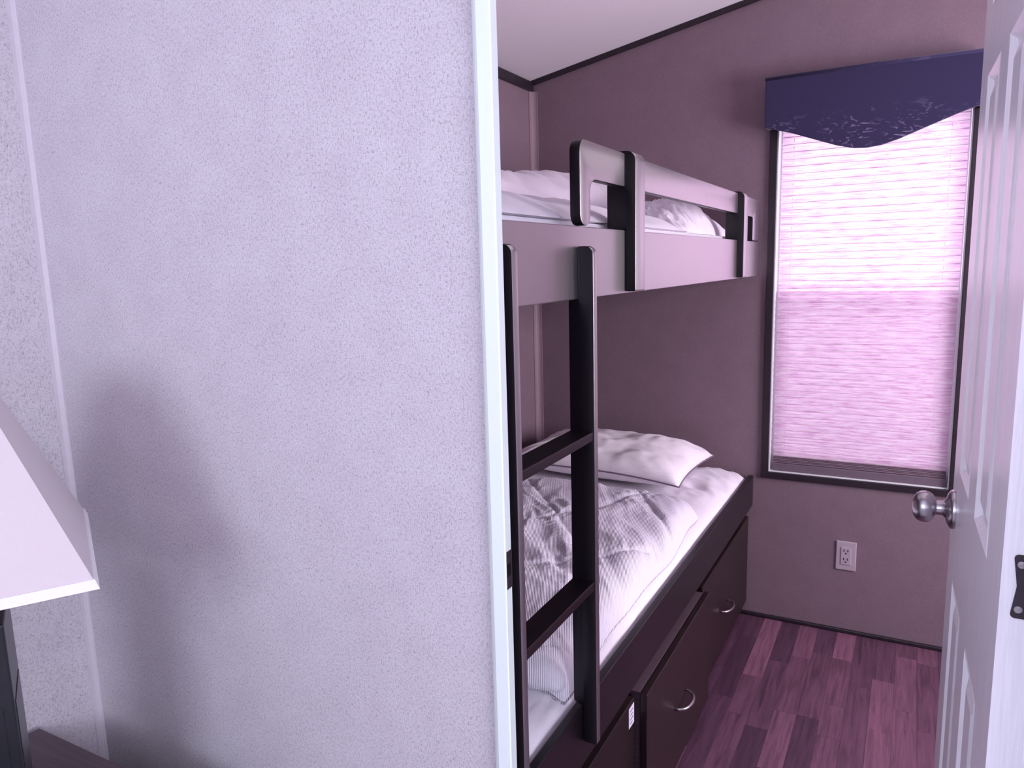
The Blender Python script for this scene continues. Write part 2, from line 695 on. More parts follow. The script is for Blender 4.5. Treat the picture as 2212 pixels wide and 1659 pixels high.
# far wall with the window opening
WX0, WX1, WZ0, WZ1 = -0.452, 0.143, 0.594, 1.90
mb = MB()
wall_prism(XL - 0.08, WX0, 0, YF, YF + 0.1, mb)
wall_prism(WX1, XR_BED + 0.08, 0, YF, YF + 0.1, mb)
wall_prism(WX0, WX1, WZ1, YF, YF + 0.1, mb)
mb.box(WX0, WX1, YF, YF + 0.1, 0, WZ0)
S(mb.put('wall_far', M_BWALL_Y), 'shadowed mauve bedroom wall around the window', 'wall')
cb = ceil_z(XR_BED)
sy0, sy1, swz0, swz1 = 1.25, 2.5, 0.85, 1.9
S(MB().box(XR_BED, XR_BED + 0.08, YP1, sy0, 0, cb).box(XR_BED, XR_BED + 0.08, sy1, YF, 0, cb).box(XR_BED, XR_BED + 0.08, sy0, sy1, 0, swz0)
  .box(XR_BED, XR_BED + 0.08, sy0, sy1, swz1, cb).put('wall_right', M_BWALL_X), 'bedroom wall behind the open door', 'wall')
w4 = empty('added_window_4', (XR_BED + 0.04, (sy0 + sy1) / 2, swz0))  # unseen window added to brighten the bedroom
S(w4, 'added bedroom side window for extra light, hidden behind the open door', 'window')
f = 0.04
MB().box(XR_BED + 0.02, XR_BED + 0.07, sy0, sy0 + f, swz0, swz1).box(XR_BED + 0.02, XR_BED + 0.07, sy1 - f, sy1, swz0, swz1) \
    .box(XR_BED + 0.02, XR_BED + 0.07, sy0 + f, sy1 - f, swz0, swz0 + f).box(XR_BED + 0.02, XR_BED + 0.07, sy0 + f, sy1 - f, swz1 - f, swz1) \
    .put('added_window_frame', M_VINYL, w4)
MB().box(XR_BED + 0.042, XR_BED + 0.046, sy0 + f, sy1 - f, swz0 + f, swz1 - f).put('pane', M_GLASS, w4)

# near room, right wall and rear wall with added windows for fill light
mb = MB()
y0, y1, z0, z1 = -1.5, 0.5, 0.85, 2.1
ch = ceil_z(XR_NEAR)
mb.box(XR_NEAR, XR_NEAR + 0.1, YB, y0, 0, ch).box(XR_NEAR, XR_NEAR + 0.1, y1, YP1, 0, ch)
mb.box(XR_NEAR, XR_NEAR + 0.1, y0, y1, 0, z0).box(XR_NEAR, XR_NEAR + 0.1, y0, y1, z1, ch)
S(mb.put('wall_right', M_WALL_X), 'pale side wall of the near room with an added window', 'wall')
mb = MB()
bx0, bx1 = -1.35, -0.25
wall_prism(XL - 0.08, bx0, 0, YB - 0.1, YB, mb)
wall_prism(bx1, XR_NEAR + 0.1, 0, YB - 0.1, YB, mb)
RZ0, RZ1 = 1.25, 2.12
wall_prism(bx0, bx1, RZ1, YB - 0.1, YB, mb)
mb.box(bx0, bx1, YB - 0.1, YB, 0, RZ0)
S(mb.put('wall_rear', M_WALL_Y), 'pale rear wall of the near room with an added window', 'wall')


def simple_window(name, mk, label):
    w = empty(name, mk((0, 0, 0)))
    S(w, label, 'window')
    return w


w2 = empty('added_window_2', (XR_NEAR + 0.05, (y0 + y1) / 2, z0))  # unseen opening added to light the near room from the right
S(w2, 'added unseen side window of the near room for fill light', 'window')
f = 0.045
MB().box(XR_NEAR + 0.03, XR_NEAR + 0.08, y0, y0 + f, z0, z1).box(XR_NEAR + 0.03, XR_NEAR + 0.08, y1 - f, y1, z0, z1) \
    .box(XR_NEAR + 0.03, XR_NEAR + 0.08, y0 + f, y1 - f, z0, z0 + f).box(XR_NEAR + 0.03, XR_NEAR + 0.08, y0 + f, y1 - f, z1 - f, z1) \
    .put('added_window_frame', M_VINYL, w2)
MB().box(XR_NEAR + 0.052, XR_NEAR + 0.056, y0 + f, y1 - f, z0 + f, z1 - f).put('pane', M_GLASS, w2)
w3 = empty('added_window_3', ((bx0 + bx1) / 2, YB - 0.05, RZ0))  # added behind the camera to brighten the near room
S(w3, 'added rear window for fill light, unseen behind the viewer', 'window')
MB().box(bx0, bx0 + f, YB - 0.08, YB - 0.03, RZ0, RZ1).box(bx1 - f, bx1, YB - 0.08, YB - 0.03, RZ0, RZ1) \
    .box(bx0 + f, bx1 - f, YB - 0.08, YB - 0.03, RZ0, RZ0 + f).box(bx0 + f, bx1 - f, YB - 0.08, YB - 0.03, RZ1 - f, RZ1) \
    .put('added_window_frame', M_VINYL, w3)
MB().box(bx0 + f, bx1 - f, YB - 0.056, YB - 0.052, RZ0 + f, RZ1 - f).put('pane', M_GLASS, w3)

# crown trim, corner strips, baseboard
S(MB().box(XL, XL + 0.012, YP1, YF, 2.098, 2.137, 0.003).put('trim_1', M_TRIM_DARK), 'dark crown strip along the left bedroom wall', 'trim')
t2 = [(XL + 0.002, ceil_z(XL) - 0.018), (PEAK, ceil_z(PEAK) - 0.018), (XR_BED, ceil_z(XR_BED) - 0.018), (XR_BED, ceil_z(XR_BED) - 0.001), (PEAK, ceil_z(PEAK) - 0.001), (XL + 0.002, ceil_z(XL) - 0.001)]
S(MB().prism(t2, 'y', YF - 0.014, YF).put('trim_2', M_TRIM_DARK), 'thin dark crown strip sloping along the window wall', 'trim')


def cove(x, y, sx, sy, w, z0, z1, name, mat, label):
    """quarter cove strip in a wall corner, edges proud by 3 mm"""
    pts = [(x, y), (x + sx * w, y), (x + sx * w, y + sy * 0.003)]
    for k in range(1, 6):
        a = math.pi / 2 * k / 6
        pts.append((x + sx * (w - (w - 0.003) * math.sin(a)), y + sy * (w - (w - 0.003) * math.cos(a))))
    pts += [(x + sx * 0.003, y + sy * w), (x, y + sy * w)]
    S(MB().prism(pts, 'z', z0, z1).put(name, mat), label, 'trim')


cpts = [(XL, YP0), (XL + 0.0055, YP0), (XL + 0.0055, YP0 - 0.0028), (XL + 0.004, YP0 - 0.005), (XL + 0.0022, YP0 - 0.010), (XL + 0.0018, YP0 - 0.0165), (XL, YP0 - 0.0165)]
S(MB().prism(cpts, 'z', 0, ceil_z(XL)).put('trim_3', M_CORNER), 'pale corner strip left of the large textured wall', 'trim')
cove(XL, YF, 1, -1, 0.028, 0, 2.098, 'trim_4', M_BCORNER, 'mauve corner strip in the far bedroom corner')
S(MB().box(-0.56, XR_BED, YF - 0.012, YF, 0.0, 0.016, 0.004).put('baseboard_far', M_TRIM_DARK), 'low dark baseboard under the bedroom window', 'baseboard')

# doorway casing and jambs
cas = empty('trim_5', (-0.475, 0.84, 0))
S(cas, 'glossy white door casing beside the textured wall', 'casing')


def casing_profile(x_in, x_out, y_face, y_wall, lip):
    # moulded board whose inner edge is a thin lip that laps past the jamb as the door stop
    s = 1 if x_out > x_in else -1
    return [(x_in + s * lip, y_wall), (x_in + s * lip, y_face + 0.003), (x_in, y_face + 0.003), (x_in, y_face + 0.0015), (x_in + s * 0.0015, y_face), (x_in + s * 0.0195, y_face), (x_in + s * 0.0235, y_face + 0.002),
            (x_out - s * 0.002, y_face + 0.006), (x_out, y_face + 0.008), (x_out, y_wall)]


Yc = 0.818
CIN, COUT = -0.4590, -0.4885
MB().prism(casing_profile(CIN, COUT, Yc, YP0, 0.0192), 'z', 0, DZ + 0.02).put('casing_board', M_WHITE, cas)
MB().box(-0.481, -0.4775, YP0 - 0.002, YP1 + 0.0, 0, DZ).put('jamb', M_WHITE, cas)
MB().box(DX1 - 0.0035, DX1, YP0 + 0.003, YP1, 0, DZ).put('jamb', M_WHITE, cas)
MB().prism(casing_profile(DX1 - 0.004, DX1 + 0.022, Yc, YP0, 0.003), 'z', 0, DZ + 0.02).put('casing_board', M_WHITE, cas)
MB().box(COUT, DX1 + 0.022, Yc, YP0, DZ - 0.012, DZ + 0.035).put('head_casing', M_WHITE, cas)
sp = MB().box(-0.4775, -0.4765, 0.8365, 0.8685, 0.948, 1.003, 0.0003, 1).put('strike_plate', M_DARKMETAL, cas)
tag(sp, 'small dark metal strike plate on the white jamb')
for zz in (0.962, 0.989):
    MB().lathe([(0, 0.0035), (0.0012, 0.003), (0.0015, 0.0005)], (-0.4765, 0.846, zz), (1, 0, 0), 10).put('screw', M_NICKEL, sp)
MB().box(-0.4766, -0.4762, 0.852, 0.864, 0.967, 0.985).put('latch_hole', M_BLACK, sp)

# ------------------------------------------------------------------ bedroom window
win = empty('window_1', ((WX0 + WX1) / 2, YF + 0.03, WZ0))
S(win, 'bedroom window with slim dark trim behind the pleated shade', 'window')
tw = 0.026
MB().box(WX0 - tw, WX0, YF - 0.012, YF, WZ0 - tw + 0.002, WZ1, 0.002).put('trim_side', M_TRIM_DARK, win)
MB().box(WX1, WX1 + tw, YF - 0.012, YF, WZ0 - tw + 0.002, WZ1, 0.002).put('trim_side', M_TRIM_DARK, win)
MB().box(WX0, WX1, YF - 0.012, YF, WZ0 - tw + 0.002, WZ0, 0.002).put('trim_sill', M_TRIM_DARK, win)
MB().box(WX0, WX1, YF - 0.012, YF, WZ1 - 0.02, WZ1 + 0.01, 0.002).put('trim_head', M_TRIM_DARK, win)
# white vinyl frame lining the reveal
MB().box(WX0, WX0 + 0.004, YF, YF + 0.1, WZ0, WZ1).box(WX1 - 0.004, WX1, YF, YF + 0.1, WZ0, WZ1) \
    .box(WX0 + 0.004, WX1 - 0.004, YF, YF + 0.1, WZ0, WZ0 + 0.004).put('reveal_liner', M_VINYL, win)
vz0, vz1 = WZ0 + 0.004, WZ1
vx0, vx1 = WX0 + 0.004, WX1 - 0.004


def sash(za, zb, y, w, wl):
    m_ = MB().box(vx0, vx0 + w, y, y + 0.02, za, zb).box(vx1 - w, vx1, y, y + 0.02, za, zb)
    m_.box(vx0 + w, vx1 - w, y, y + 0.02, za, za + wl).box(vx0 + w, vx1 - w, y, y + 0.02, zb - 0.018, zb)
    s_ = m_.put('sash', M_VINYL, win)
    MB().box(vx0 + w, vx1 - w, y + 0.008, y + 0.011, za + wl, zb - 0.018).put('pane', M_GLASS, s_)
    return s_


sash(1.256, vz1, YF + 0.066, 0.014, 0.016)
lower = sash(vz0, 1.272, YF + 0.044, 0.03, 0.056)
MB().box(vx0 + 0.014, vx1 - 0.014, YF + 0.09, YF + 0.091, vz0 + 0.02, 1.262).put('insect_screen', M_SCREEN, win)

# ------------------------------------------------------------------ pleated shade
shade = empty('pleated_shade', (-0.15, YF + 0.018, 0.61))
tag(shade, 'pinkish pleated window shade glowing with daylight under the navy valance', 'window shade')
sx0, sx1 = -0.4385, 0.1335
sz0, sz1 = 0.656, 1.87
np_ = 48
pitch = (sz1 - sz0) / np_
NX = 60
v = []
fcs = []
rows = np_ * 2 + 1
for j in range(rows):
    z = sz0 + (sz1 - sz0) * j / (rows - 1)
    for i in range(NX + 1):
        x = sx0 + (sx1 - sx0) * i / NX
        zig = 0.0075 if j % 2 else -0.0075
        v.append((x, YF + 0.018 + zig + 0.0012 * noise.noise(Vector((x * 9, j * 3.7, 0.4))), z + 0.0022 * noise.noise(Vector((x * 7, j * 1.9, 3.2)))))
for j in range(rows - 1):
    for i in range(NX):
        a = j * (NX + 1) + i
        fcs.append((a, a + 1, a + NX + 2, a + NX + 1))
put('shade_fabric', v, fcs, M_BLIND, shade)
sv_, sf_ = [], []
for j in range(0, rows, 2):
    b0 = len(sv_)
    for i in range(NX + 1):
        x, y, z = v[j * (NX + 1) + i]
        sv_ += [(x, y - 0.0006, z - 0.0011), (x, y - 0.0006, z + 0.0011)]
    for i in range(NX):
        sf_.append((b0 + 2 * i, b0 + 2 * i + 2, b0 + 2 * i + 3, b0 + 2 * i + 1))
tag(put('pleat_seams', sv_, sf_, M_SEAM, shade), kind='stuff')
for k in range(5):
    z = 0.629 + k * 0.0055
    MB().box(sx0, sx1, YF + 0.008 + 0.002 * (k % 2), YF + 0.028, z, z + 0.005, 0.0018, 1).put('stacked_pleat', M_BLINDSTACK, shade)
MB().box(sx0 - 0.002, sx1 + 0.002, YF + 0.006, YF + 0.030, 0.5985, 0.628, 0.003).put('bottom_rail', M_BLINDRAIL, shade)
MB().box(sx0 - 0.002, sx1 + 0.002, YF + 0.002, YF + 0.036, 1.87, 1.898, 0.003).put('head_rail', M_BLINDRAIL, shade)
for cx in (-0.398, 0.085):
    cd = MB()
    for k in range(np_):
        z = sz0 + pitch * k
        cd.tube([(cx, YF + 0.0095, z + pitch * 0.30), (cx, YF + 0.0095, z + pitch * 0.80)], 0.0009, 6)
    cd.put('lift_cord', M_CORD, shade)

# ------------------------------------------------------------------ valance
val = empty('valance', (-0.16, YF - 0.04, 1.76))
tag(val, 'navy fabric valance with curved lower edge and faint leaf embroidery', 'valance')
VX0, VX1, VY0, VZT, VZB, VZM = -0.486, 0.172, 2.80, 2.013, 1.846, 1.750


VPTS = [(-0.486, 1.846), (-0.462, 1.841), (-0.394, 1.820), (-0.328, 1.795), (-0.254, 1.767), (-0.202, 1.753), (-0.160, 1.750), (-0.115, 1.755),
        (-0.063, 1.770), (-0.006, 1.792), (0.05, 1.813), (0.098, 1.831), (0.148, 1.8465), (0.172, 1.851)]


def val_bottom(x):
    for (xa, za), (xb, zb_) in zip(VPTS[:-1], VPTS[1:]):
        if x <= xb + 1e-9:
            return za + (zb_ - za) * (x - xa) / (xb - xa)
    return VPTS[-1][1]


n = 48
fp = [(VX0, VZT)] + [(VX0 + (VX1 - VX0) * i / n, val_bottom(VX0 + (VX1 - VX0) * i / n)) for i in range(n + 1)] + [(VX1, VZT)]
MB().prism(fp, 'y', VY0, VY0 + 0.014, 0.003, 2).put('front_board', M_VALANCE, val)
MB().box(VX0, VX0 + 0.014, VY0 + 0.014, YF, VZB, VZT, 0.003).put('return_board', M_VALANCE, val)
MB().box(VX1 - 0.014, VX1, VY0 + 0.014, YF, VZB, VZT, 0.003).put('return_board', M_VALANCE, val)
MB().box(VX0 + 0.014, VX1 - 0.014, VY0 + 0.014, YF, VZT - 0.014, VZT).put('top_board', M_VALANCE, val)
MB().tube([(VX0 - 0.001, VY0 + 0.004, VZT - 0.006), ((VX0 + VX1) / 2, VY0 + 0.002, VZT - 0.004), (VX1, VY0 + 0.004, VZT - 0.006)], 0.007, 8).put('top_welt', M_VALANCE, val, True)

# ------------------------------------------------------------------ wall outlet
out = empty('wall_outlet', (-0.168, YF, 0.302))
tag(out, 'pale duplex power outlet on the wall under the window', 'outlet')
ox0, ox1, oz0, oz1 = -0.203, -0.134, 0.247, 0.358
MB().box(ox0, ox1, YF - 0.006, YF, oz0, oz1, 0.003).put('cover_plate', M_PLASTIC, out)
rc = MB().box(-0.1855, -0.1515, YF - 0.0085, YF - 0.006, 0.269, 0.336, 0.001).put('receptacle', M_PLASTIC, out)
for cz in (0.286, 0.319):
    for dx in (-0.0065, 0.0065):
        MB().box(-0.1685 + dx - 0.0012, -0.1685 + dx + 0.0012, YF - 0.0095, YF - 0.0085, cz + 0.001, cz + 0.009).put('slot', M_BLACK, rc)
    MB().lathe([(0, 0.0026), (0.001, 0.0026)], (-0.1685, YF - 0.0085, cz - 0.006), (0, -1, 0), 10).put('ground_hole', M_BLACK, rc)

# ------------------------------------------------------------------ open door
DW, DT, DH = 0.610, 0.035, 1.975
door = empty('door_1', (0.0948, 0.870, 0.008), math.radians(90 + 1.33))
S(door, 'white six panel door standing open into the bedroom', 'door')
# door's own space: +x along its width from the hinge edge, +y is the side facing the bunks (y=0 face), thickness to -y
cols = [(0.118, 0.262), (0.356, 0.502)]
rws = [(0.235, 0.849), (1.033, 1.651), (1.745, 1.875)]


def door_face(yface, s):
    """face with six moulded panels; s = direction out of the door"""
    v, f = [], []

    def quad(a, b, c, d):
        k = len(v)
        v.extend((a, b, c, d))
        f.append((k, k + 1, k + 2, k + 3))
    xs = [0.0, cols[0][0], cols[0][1], cols[1][0], cols[1][1], DW]
    zs = [0.0]
    for r in rws:
        zs += list(r)
    zs.append(DH)
    for i in range(5):
        for j in range(len(zs) - 1):
            x0_, x1_, z0_, z1_ = xs[i], xs[i + 1], zs[j], zs[j + 1]
            if i in (1, 3) and j in (1, 3, 5):
                levels = [(0, 0), (0.003, 0.001), (0.012, -0.007), (0.018, -0.007), (0.040, -0.0005)]
                for (d0, h0), (d1, h1) in zip(levels[:-1], levels[1:]):
                    o_ = [(x0_ + d0, z0_ + d0), (x1_ - d0, z0_ + d0), (x1_ - d0, z1_ - d0), (x0_ + d0, z1_ - d0)]
                    n_ = [(x0_ + d1, z0_ + d1), (x1_ - d1, z0_ + d1), (x1_ - d1, z1_ - d1), (x0_ + d1, z1_ - d1)]
                    for k in range(4):
                        k2 = (k + 1) % 4
                        quad((o_[k][0], yface + s * h0, o_[k][1]), (o_[k2][0], yface + s * h0, o_[k2][1]),
                             (n_[k2][0], yface + s * h1, n_[k2][1]), (n_[k][0], yface + s * h1, n_[k][1]))
                d, h = levels[-1]
                quad((x0_ + d, yface + s * h, z0_ + d), (x1_ - d, yface + s * h, z0_ + d), (x1_ - d, yface + s * h, z1_ - d), (x0_ + d, yface + s * h, z1_ - d))
            else:
                quad((x0_, yface, z0_), (x1_, yface, z0_), (x1_, yface, z1_), (x0_, yface, z1_))
    return v, f


mb = MB()
mb.add(*door_face(0.0, 1))
mb.add(*door_face(-DT, -1))
mb.add([(0, 0, 0), (0, -DT, 0), (0, -DT, DH), (0, 0, DH), (DW, 0, 0), (DW, -DT, 0), (DW, -DT, DH), (DW, 0, DH)],
       [(0, 1, 2, 3), (4, 7, 6, 5), (0, 4, 5, 1), (3, 2, 6, 7)])
slab = mb.put('door_slab', M_DOOR, door, False, True)
for s in (1, -1):
    kb = MB().lathe([(0, 0.033), (0.004, 0.0335), (0.007, 0.032), (0.011, 0.026), (0.014, 0.016), (0.018, 0.0125), (0.028, 0.012), (0.0285, 0.0115), (0.029, 0.0145), (0.0325, 0.0215), (0.038, 0.0258),
                     (0.045, 0.0272), (0.052, 0.0262), (0.058, 0.0225), (0.0625, 0.0155), (0.0645, 0.008), (0.065, 0.001)],
                    (0.55, 0.0 if s > 0 else -DT, 0.958), (0, s, 0), 40)
    k_ = kb.put('door_knob', M_NICKEL, door, 'auto', True)
    tag(k_, 'round satin nickel door knob')
for zc in (1.050, 0.22, 1.78):
    # bow-tie shaped hinge leaf on the hinge edge
    y0h, y1h, hh = -0.0095, -DT + 0.001, 0.034
    poly = [(y0h, zc - hh), (y0h - 0.0045, zc), (y0h, zc + hh), (y1h, zc + hh), (y1h, zc - hh)]
    poly = rounded(poly, [0.004, 0.0, 0.004, 0, 0], 3)
    hl = MB().prism(poly, 'x', -0.0016, 0.0, 0).put('hinge_leaf', M_DARKMETAL, door, False, True)
    for dz in (-0.024, 0.024):
        MB().lathe([(0, 0.0042), (0.0010, 0.0038), (0.0014, 0.001)], (-0.0016, -0.0165, zc + dz), (-1, 0, 0), 12).put('screw', M_NICKEL, door, False, True)
    MB().tube([(-0.003, -DT - 0.003, zc - hh), (-0.003, -DT - 0.003, zc + hh)], 0.0045, 12).put('hinge_pin', M_DARKMETAL, door, 'auto', True)

# ------------------------------------------------------------------ upper bunk
RX = -0.505
YN, YE = 0.885, 2.868
ub = empty('upper_bunk', (-0.96, 1.88, 1.335))
tag(ub, 'upper bunk with glossy dark side rail and cut-out guard rail', 'bunk bed')
MB().box(RX - 0.018, RX, YN, YE, 1.335, 1.458, 0.0015).put('side_rail', M_RAIL, ub)
MB().box(XL + 0.002, RX - 0.018, YN, YE, 1.342, 1.362).put('platform', M_WOOD_Y, ub)
gp = [(1.195, 1.460), (1.195, 1.604), (2.852, 1.604), (2.852, 1.460), (2.738, 1.460), (2.738, 1.5405), (1.242, 1.5405), (1.242, 1.460)]
gp[4] = (2.735, 1.460)
gp[5] = (2.735, 1.5405)
gpr = rounded(gp, [0.020, 0.022, 0.03, 0.004, 0.004, 0.012, 0.024, 0.020], 6)
gr = MB().prism(gpr, 'x', RX - 0.020, RX, 0.0025, 2).put('guard_rail', M_RAIL, ub, 'auto')


def paint_edge_shade(o):
    # laminate on the broad faces, edge faces painted black as if in shade
    o.data.materials.append(M_EDGE_SHADE)
    for p in o.data.polygons:
        if abs(p.normal.x) < 0.5:
            p.material_index = 1


paint_edge_shade(gr)


def guard_post(ya, yb):
    pts = [(RX + 0.021, 1.338), (RX + 0.021, 1.609), (RX - 0.038, 1.609), (RX - 0.038, 1.4595), (RX + 0.0005, 1.4595), (RX + 0.0005, 1.338)]
    pts = rounded(pts, [0.004, 0.020, 0.012, 0.002, 0, 0.002], 5)
    p_ = MB().prism(pts, 'y', ya, yb, 0.0014, 2).put('guard_post', M_RAIL, ub, 'auto')
    paint_edge_shade(p_)


guard_post(1.420, 1.479)
guard_post(2.474, 2.533)

# upper mattress and bedding
um = put('mattress', *closed_grid(
    lambda a, b: ((XL + 0.006) + a * (RX - 0.026 - XL - 0.006), YN + 0.006 + b * (YE - YN - 0.012),
                  1.420 + 0.052 * (1 - (abs(2 * a - 1) ** 60)) ** 0.5 * (1 - (abs(2 * b - 1) ** 90)) ** 0.5 + 0.0006 * noise.noise(Vector((a * 7, b * 11, 0.3)))),
    lambda a, b: ((XL + 0.006) + a * (RX - 0.026 - XL - 0.006), YN + 0.006 + b * (YE - YN - 0.012),
                  1.420 - 0.057 * (1 - (abs(2 * a - 1) ** 60)) ** 0.5 * (1 - (abs(2 * b - 1) ** 90)) ** 0.5), 40, 70), M_SHEET, None, True)
tag(um, 'white sheeted mattress on the upper bunk', 'mattress')


def roll(a, b):
    # long rolled comforter lying along the left side
    y = 1.10 + 1.62 * b
    t = 2 * math.pi * a
    endp = (1 - abs(2 * b - 1) ** 10) ** 0.5
    r = (0.098 + 0.045 * sstep(0.1, 0.8, b) + 0.012 * noise.noise(Vector((math.cos(t) * 1.2, math.sin(t) * 1.2, y * 3.0)))
         + 0.009 * ridge((math.cos(t) * 1.2 + y * 9.0, math.sin(t) * 1.2 + y * 5, 2.0)) + 0.004 * ridge((math.cos(t) * 2 + y * 22.0, math.sin(t) * 2 + y * 12, 5.0))) * endp
    x = -1.07 + r * 1.2 * math.cos(t)
    z = 1.470 + r * 0.78 + r * 0.82 * math.sin(t) + 0.012 * noise.noise(Vector((y * 2.2, 0, 7))) - 0.028 * (1 - sstep(0.5, 0.9, b)) * (0.5 + 0.5 * math.sin(t))
    return (x, y, max(z, 1.474))


rv, rf = grid(roll, 41, 90)
rl = put('rolled_comforter', rv, rf, M_UPPER, None, True)
tag(rl, 'long white rolled comforter at the back of the upper bunk', 'comforter')


def fold_top(a, b):
    x = -0.905 + 0.355 * a
    y = 0.95 + 1.10 * b
    e = max(0.0, (1 - abs(2 * b - 1) ** 12)) ** 0.5 * max(0.0, 1 - a ** 3) ** 0.8
    z = 1.4740 + (0.068 + 0.020 * fbm((x * 5, y * 3.2, 1.1)) + 0.010 * ridge((x * 9 + y * 2, y * 6, 0.7)) - 0.006) * e
    return (x, y + 0.01 * noise.noise(Vector((x * 6, y * 5, 2))), z)


fv, ff = closed_grid(fold_top, lambda a, b: (-0.905 + 0.355 * a, 0.95 + 1.10 * b, 1.4735), 40, 90)
fo = put('folded_blanket', fv, ff, M_UPPER, None, True)
tag(fo, 'crumpled white blanket spread in front of the rolled comforter', 'blanket')


def lump_top(a, b):
    x = -0.86 + 0.285 * a
    y = 2.065 + 0.73 * b
    prof = math.sin(math.pi * min(1, max(0, b))) ** 0.55 * (0.75 + 0.35 * sstep(0.1, 0.45, b) - 0.15 * sstep(0.6, 1, b))
    e = (1 - abs(2 * a - 1) ** 3) ** 0.7
    gather = sstep(0.0, 0.12, b) * (1 - sstep(0.48, 0.60, b))
    rf_ = ridge((x * 13 + y * 9, y * 26, 3.3)) * 0.024 + ridge((x * 34 + y * 20, y * 48 + x * 20, 1.3)) * 0.014
    sm = fbm((x * 7, y * 9, 4.4)) * 0.010 + ridge((x * 8, y * 22, 8.3)) * 0.010
    z = 1.4745 + (0.082 * prof + gather * rf_ + (1 - gather) * sm) * e
    return (x + 0.008 * gather * noise.noise(Vector((y * 30, x * 9, 0))), y + 0.01 * noise.noise(Vector((x * 20, y * 20, 3))), max(z, 1.4745))


lv, lf = closed_grid(lump_top, lambda a, b: (-0.86 + 0.285 * a, 2.065 + 0.73 * b, 1.4740), 60, 130)
lp = put('pillow', lv, lf, M_UPPER, None, True)
tag(lp, 'crumpled white ruffled pillow behind the upper guard rail', 'pillow')

# ------------------------------------------------------------------ lower bunk with drawers
lb = empty('lower_bunk', (-0.96, 1.88, 0))
tag(lb, 'lower bunk base with dark front panel and three drawers', 'bunk bed')
PZ = 0.574
MB().prism([(YN, 0.456), (YE, 0.456), (YE, PZ), (YN, PZ)], 'x', RX - 0.019, RX, 0.002, 2).put('front_panel', M_WOOD_Y, lb)
MB().box(XL + 0.002, RX - 0.019, YN, YE, 0.441, 0.456).put('platform', M_WOOD_Y, lb)
MB().box(RX - 0.05, RX - 0.034, YN, YE, 0.06, 0.440).put('carcass_front', M_DRAWER, lb)
MB().box(RX - 0.10, RX - 0.085, YN, YE, 0.0, 0.06).put('toe_kick', M_DRAWER, lb)
MB().box(XL + 0.05, RX - 0.034, YE - 0.016, YE, 0.06, 0.44).put('end_panel', M_DRAWER, lb)


def handle(yc, x, z, drawer):
    m_ = MB()
    pts = []
    for k in range(15):
        a = math.pi * k / 14
        pts.append((x + 0.034 * math.sin(a) ** 0.8, yc - 0.05 * math.cos(a), z + 0.004))
    m_.tube(pts, [0.0052 - 0.0016 * abs(math.cos(math.pi * k / 14)) for k in range(15)], 10)
    h_ = m_.put('handle', M_NICKEL, drawer, True)
    tag(h_, 'satin nickel arched drawer pull')


def drawer(ya, yb, xf, zt):
    d_ = MB().prism([(ya, 0.062), (yb, 0.062), (yb, zt), (ya, zt)], 'x', RX - 0.034, xf, 0.002, 2).put('drawer_front', M_DRAWER, lb)
    return d_


d1 = drawer(YN + 0.004, 1.514, RX - 0.014, 0.404)
d2 = MB().prism([(1.526, 0.062), (2.131, 0.062), (2.131, 0.408), (1.526, 0.408)], 'x', RX - 0.005, RX + 0.013, 0.002, 2).put('drawer_front', M_DRAWER, lb)
MB().box(RX - 0.031, RX - 0.0065, 1.534, 2.123, 0.08, 0.407, 0.001).put('drawer_box', M_NIGHT, d2)  # paler wood colour stands in for light caught on the top
d3 = drawer(2.147, YE - 0.004, RX - 0.014, 0.410)
handle(1.81, RX + 0.012, 0.236, d2)
handle(2.445, RX - 0.015, 0.220, d3)
lab = MB().box(RX - 0.014, RX - 0.0132, 1.476, 1.5105, 0.345, 0.394).put('paper_label', M_PAPER, d1)
tag(lab, 'small white paper label')
for k, (a, b) in enumerate(((1.484, 1.503), (1.486, 1.500), (1.482, 1.504), (1.485, 1.499))):
    MB().box(RX - 0.0132, RX - 0.0130, a, b, 0.383 - k * 0.010, 0.3855 - k * 0.010).put('print_line', M_INK, d1)


# lower mattress with fitted sheet
def mt_e(a, b):
    return max(0.0, 1 - (abs(2 * a - 1) ** 9)) ** 0.5 * max(0.0, 1 - (abs(2 * b - 1) ** 26)) ** 0.5


def mt_base(x, y):
    a = min(0.982, (x - (XL + 0.006)) / (RX - 0.021 - XL - 0.006))
    b = (y - (YN + 0.006)) / (YE - YN - 0.012)
    return 0.548 + 0.058 * mt_e(a, b)


def mt(a, b):
    x = (XL + 0.006) + a * (RX - 0.021 - XL - 0.006)
    y = YN + 0.006 + b * (YE - YN - 0.012)
    e = (1 - (abs(2 * a - 1) ** 9)) ** 0.5 * (1 - (abs(2 * b - 1) ** 26)) ** 0.5
    side = sstep(0.86, 0.97, a)
    folds = side * 0.0060 * math.sin(x * 300 + y * 24 + 2.6 * noise.noise(Vector((y * 4, x * 6, 1)))) * (0.35 + 0.9 * (1 - sstep(1.25, 1.7, y)))
    farwr = sstep(2.25, 2.5, y) * sstep(0.7, 0.95, a) * 0.016 * ridge((x * 14 + y * 12, y * 6 - x * 5, 2.0))
    clear = max(sstep(-0.572, -0.555, x), 1 - sstep(1.10, 1.16, y), sstep(2.28, 2.36, y))
    z = 0.548 + 0.058 * e + (folds + farwr) * e * clear + 0.002 * noise.noise(Vector((x * 5, y * 6, 9)))
    return (x, y, z)


lm_ = put('mattress', *closed_grid(mt, lambda a, b: ((XL + 0.006) + a * (RX - 0.021 - XL - 0.006), YN + 0.006 + b * (YE - YN - 0.012),
          0.548 - 0.090 * (1 - (abs(2 * a - 1) ** 9)) ** 0.5 * (1 - (abs(2 * b - 1) ** 26)) ** 0.5), 90, 260), M_SHEET, None, True)
tag(lm_, 'white sheeted mattress on the lower bunk', 'mattress')

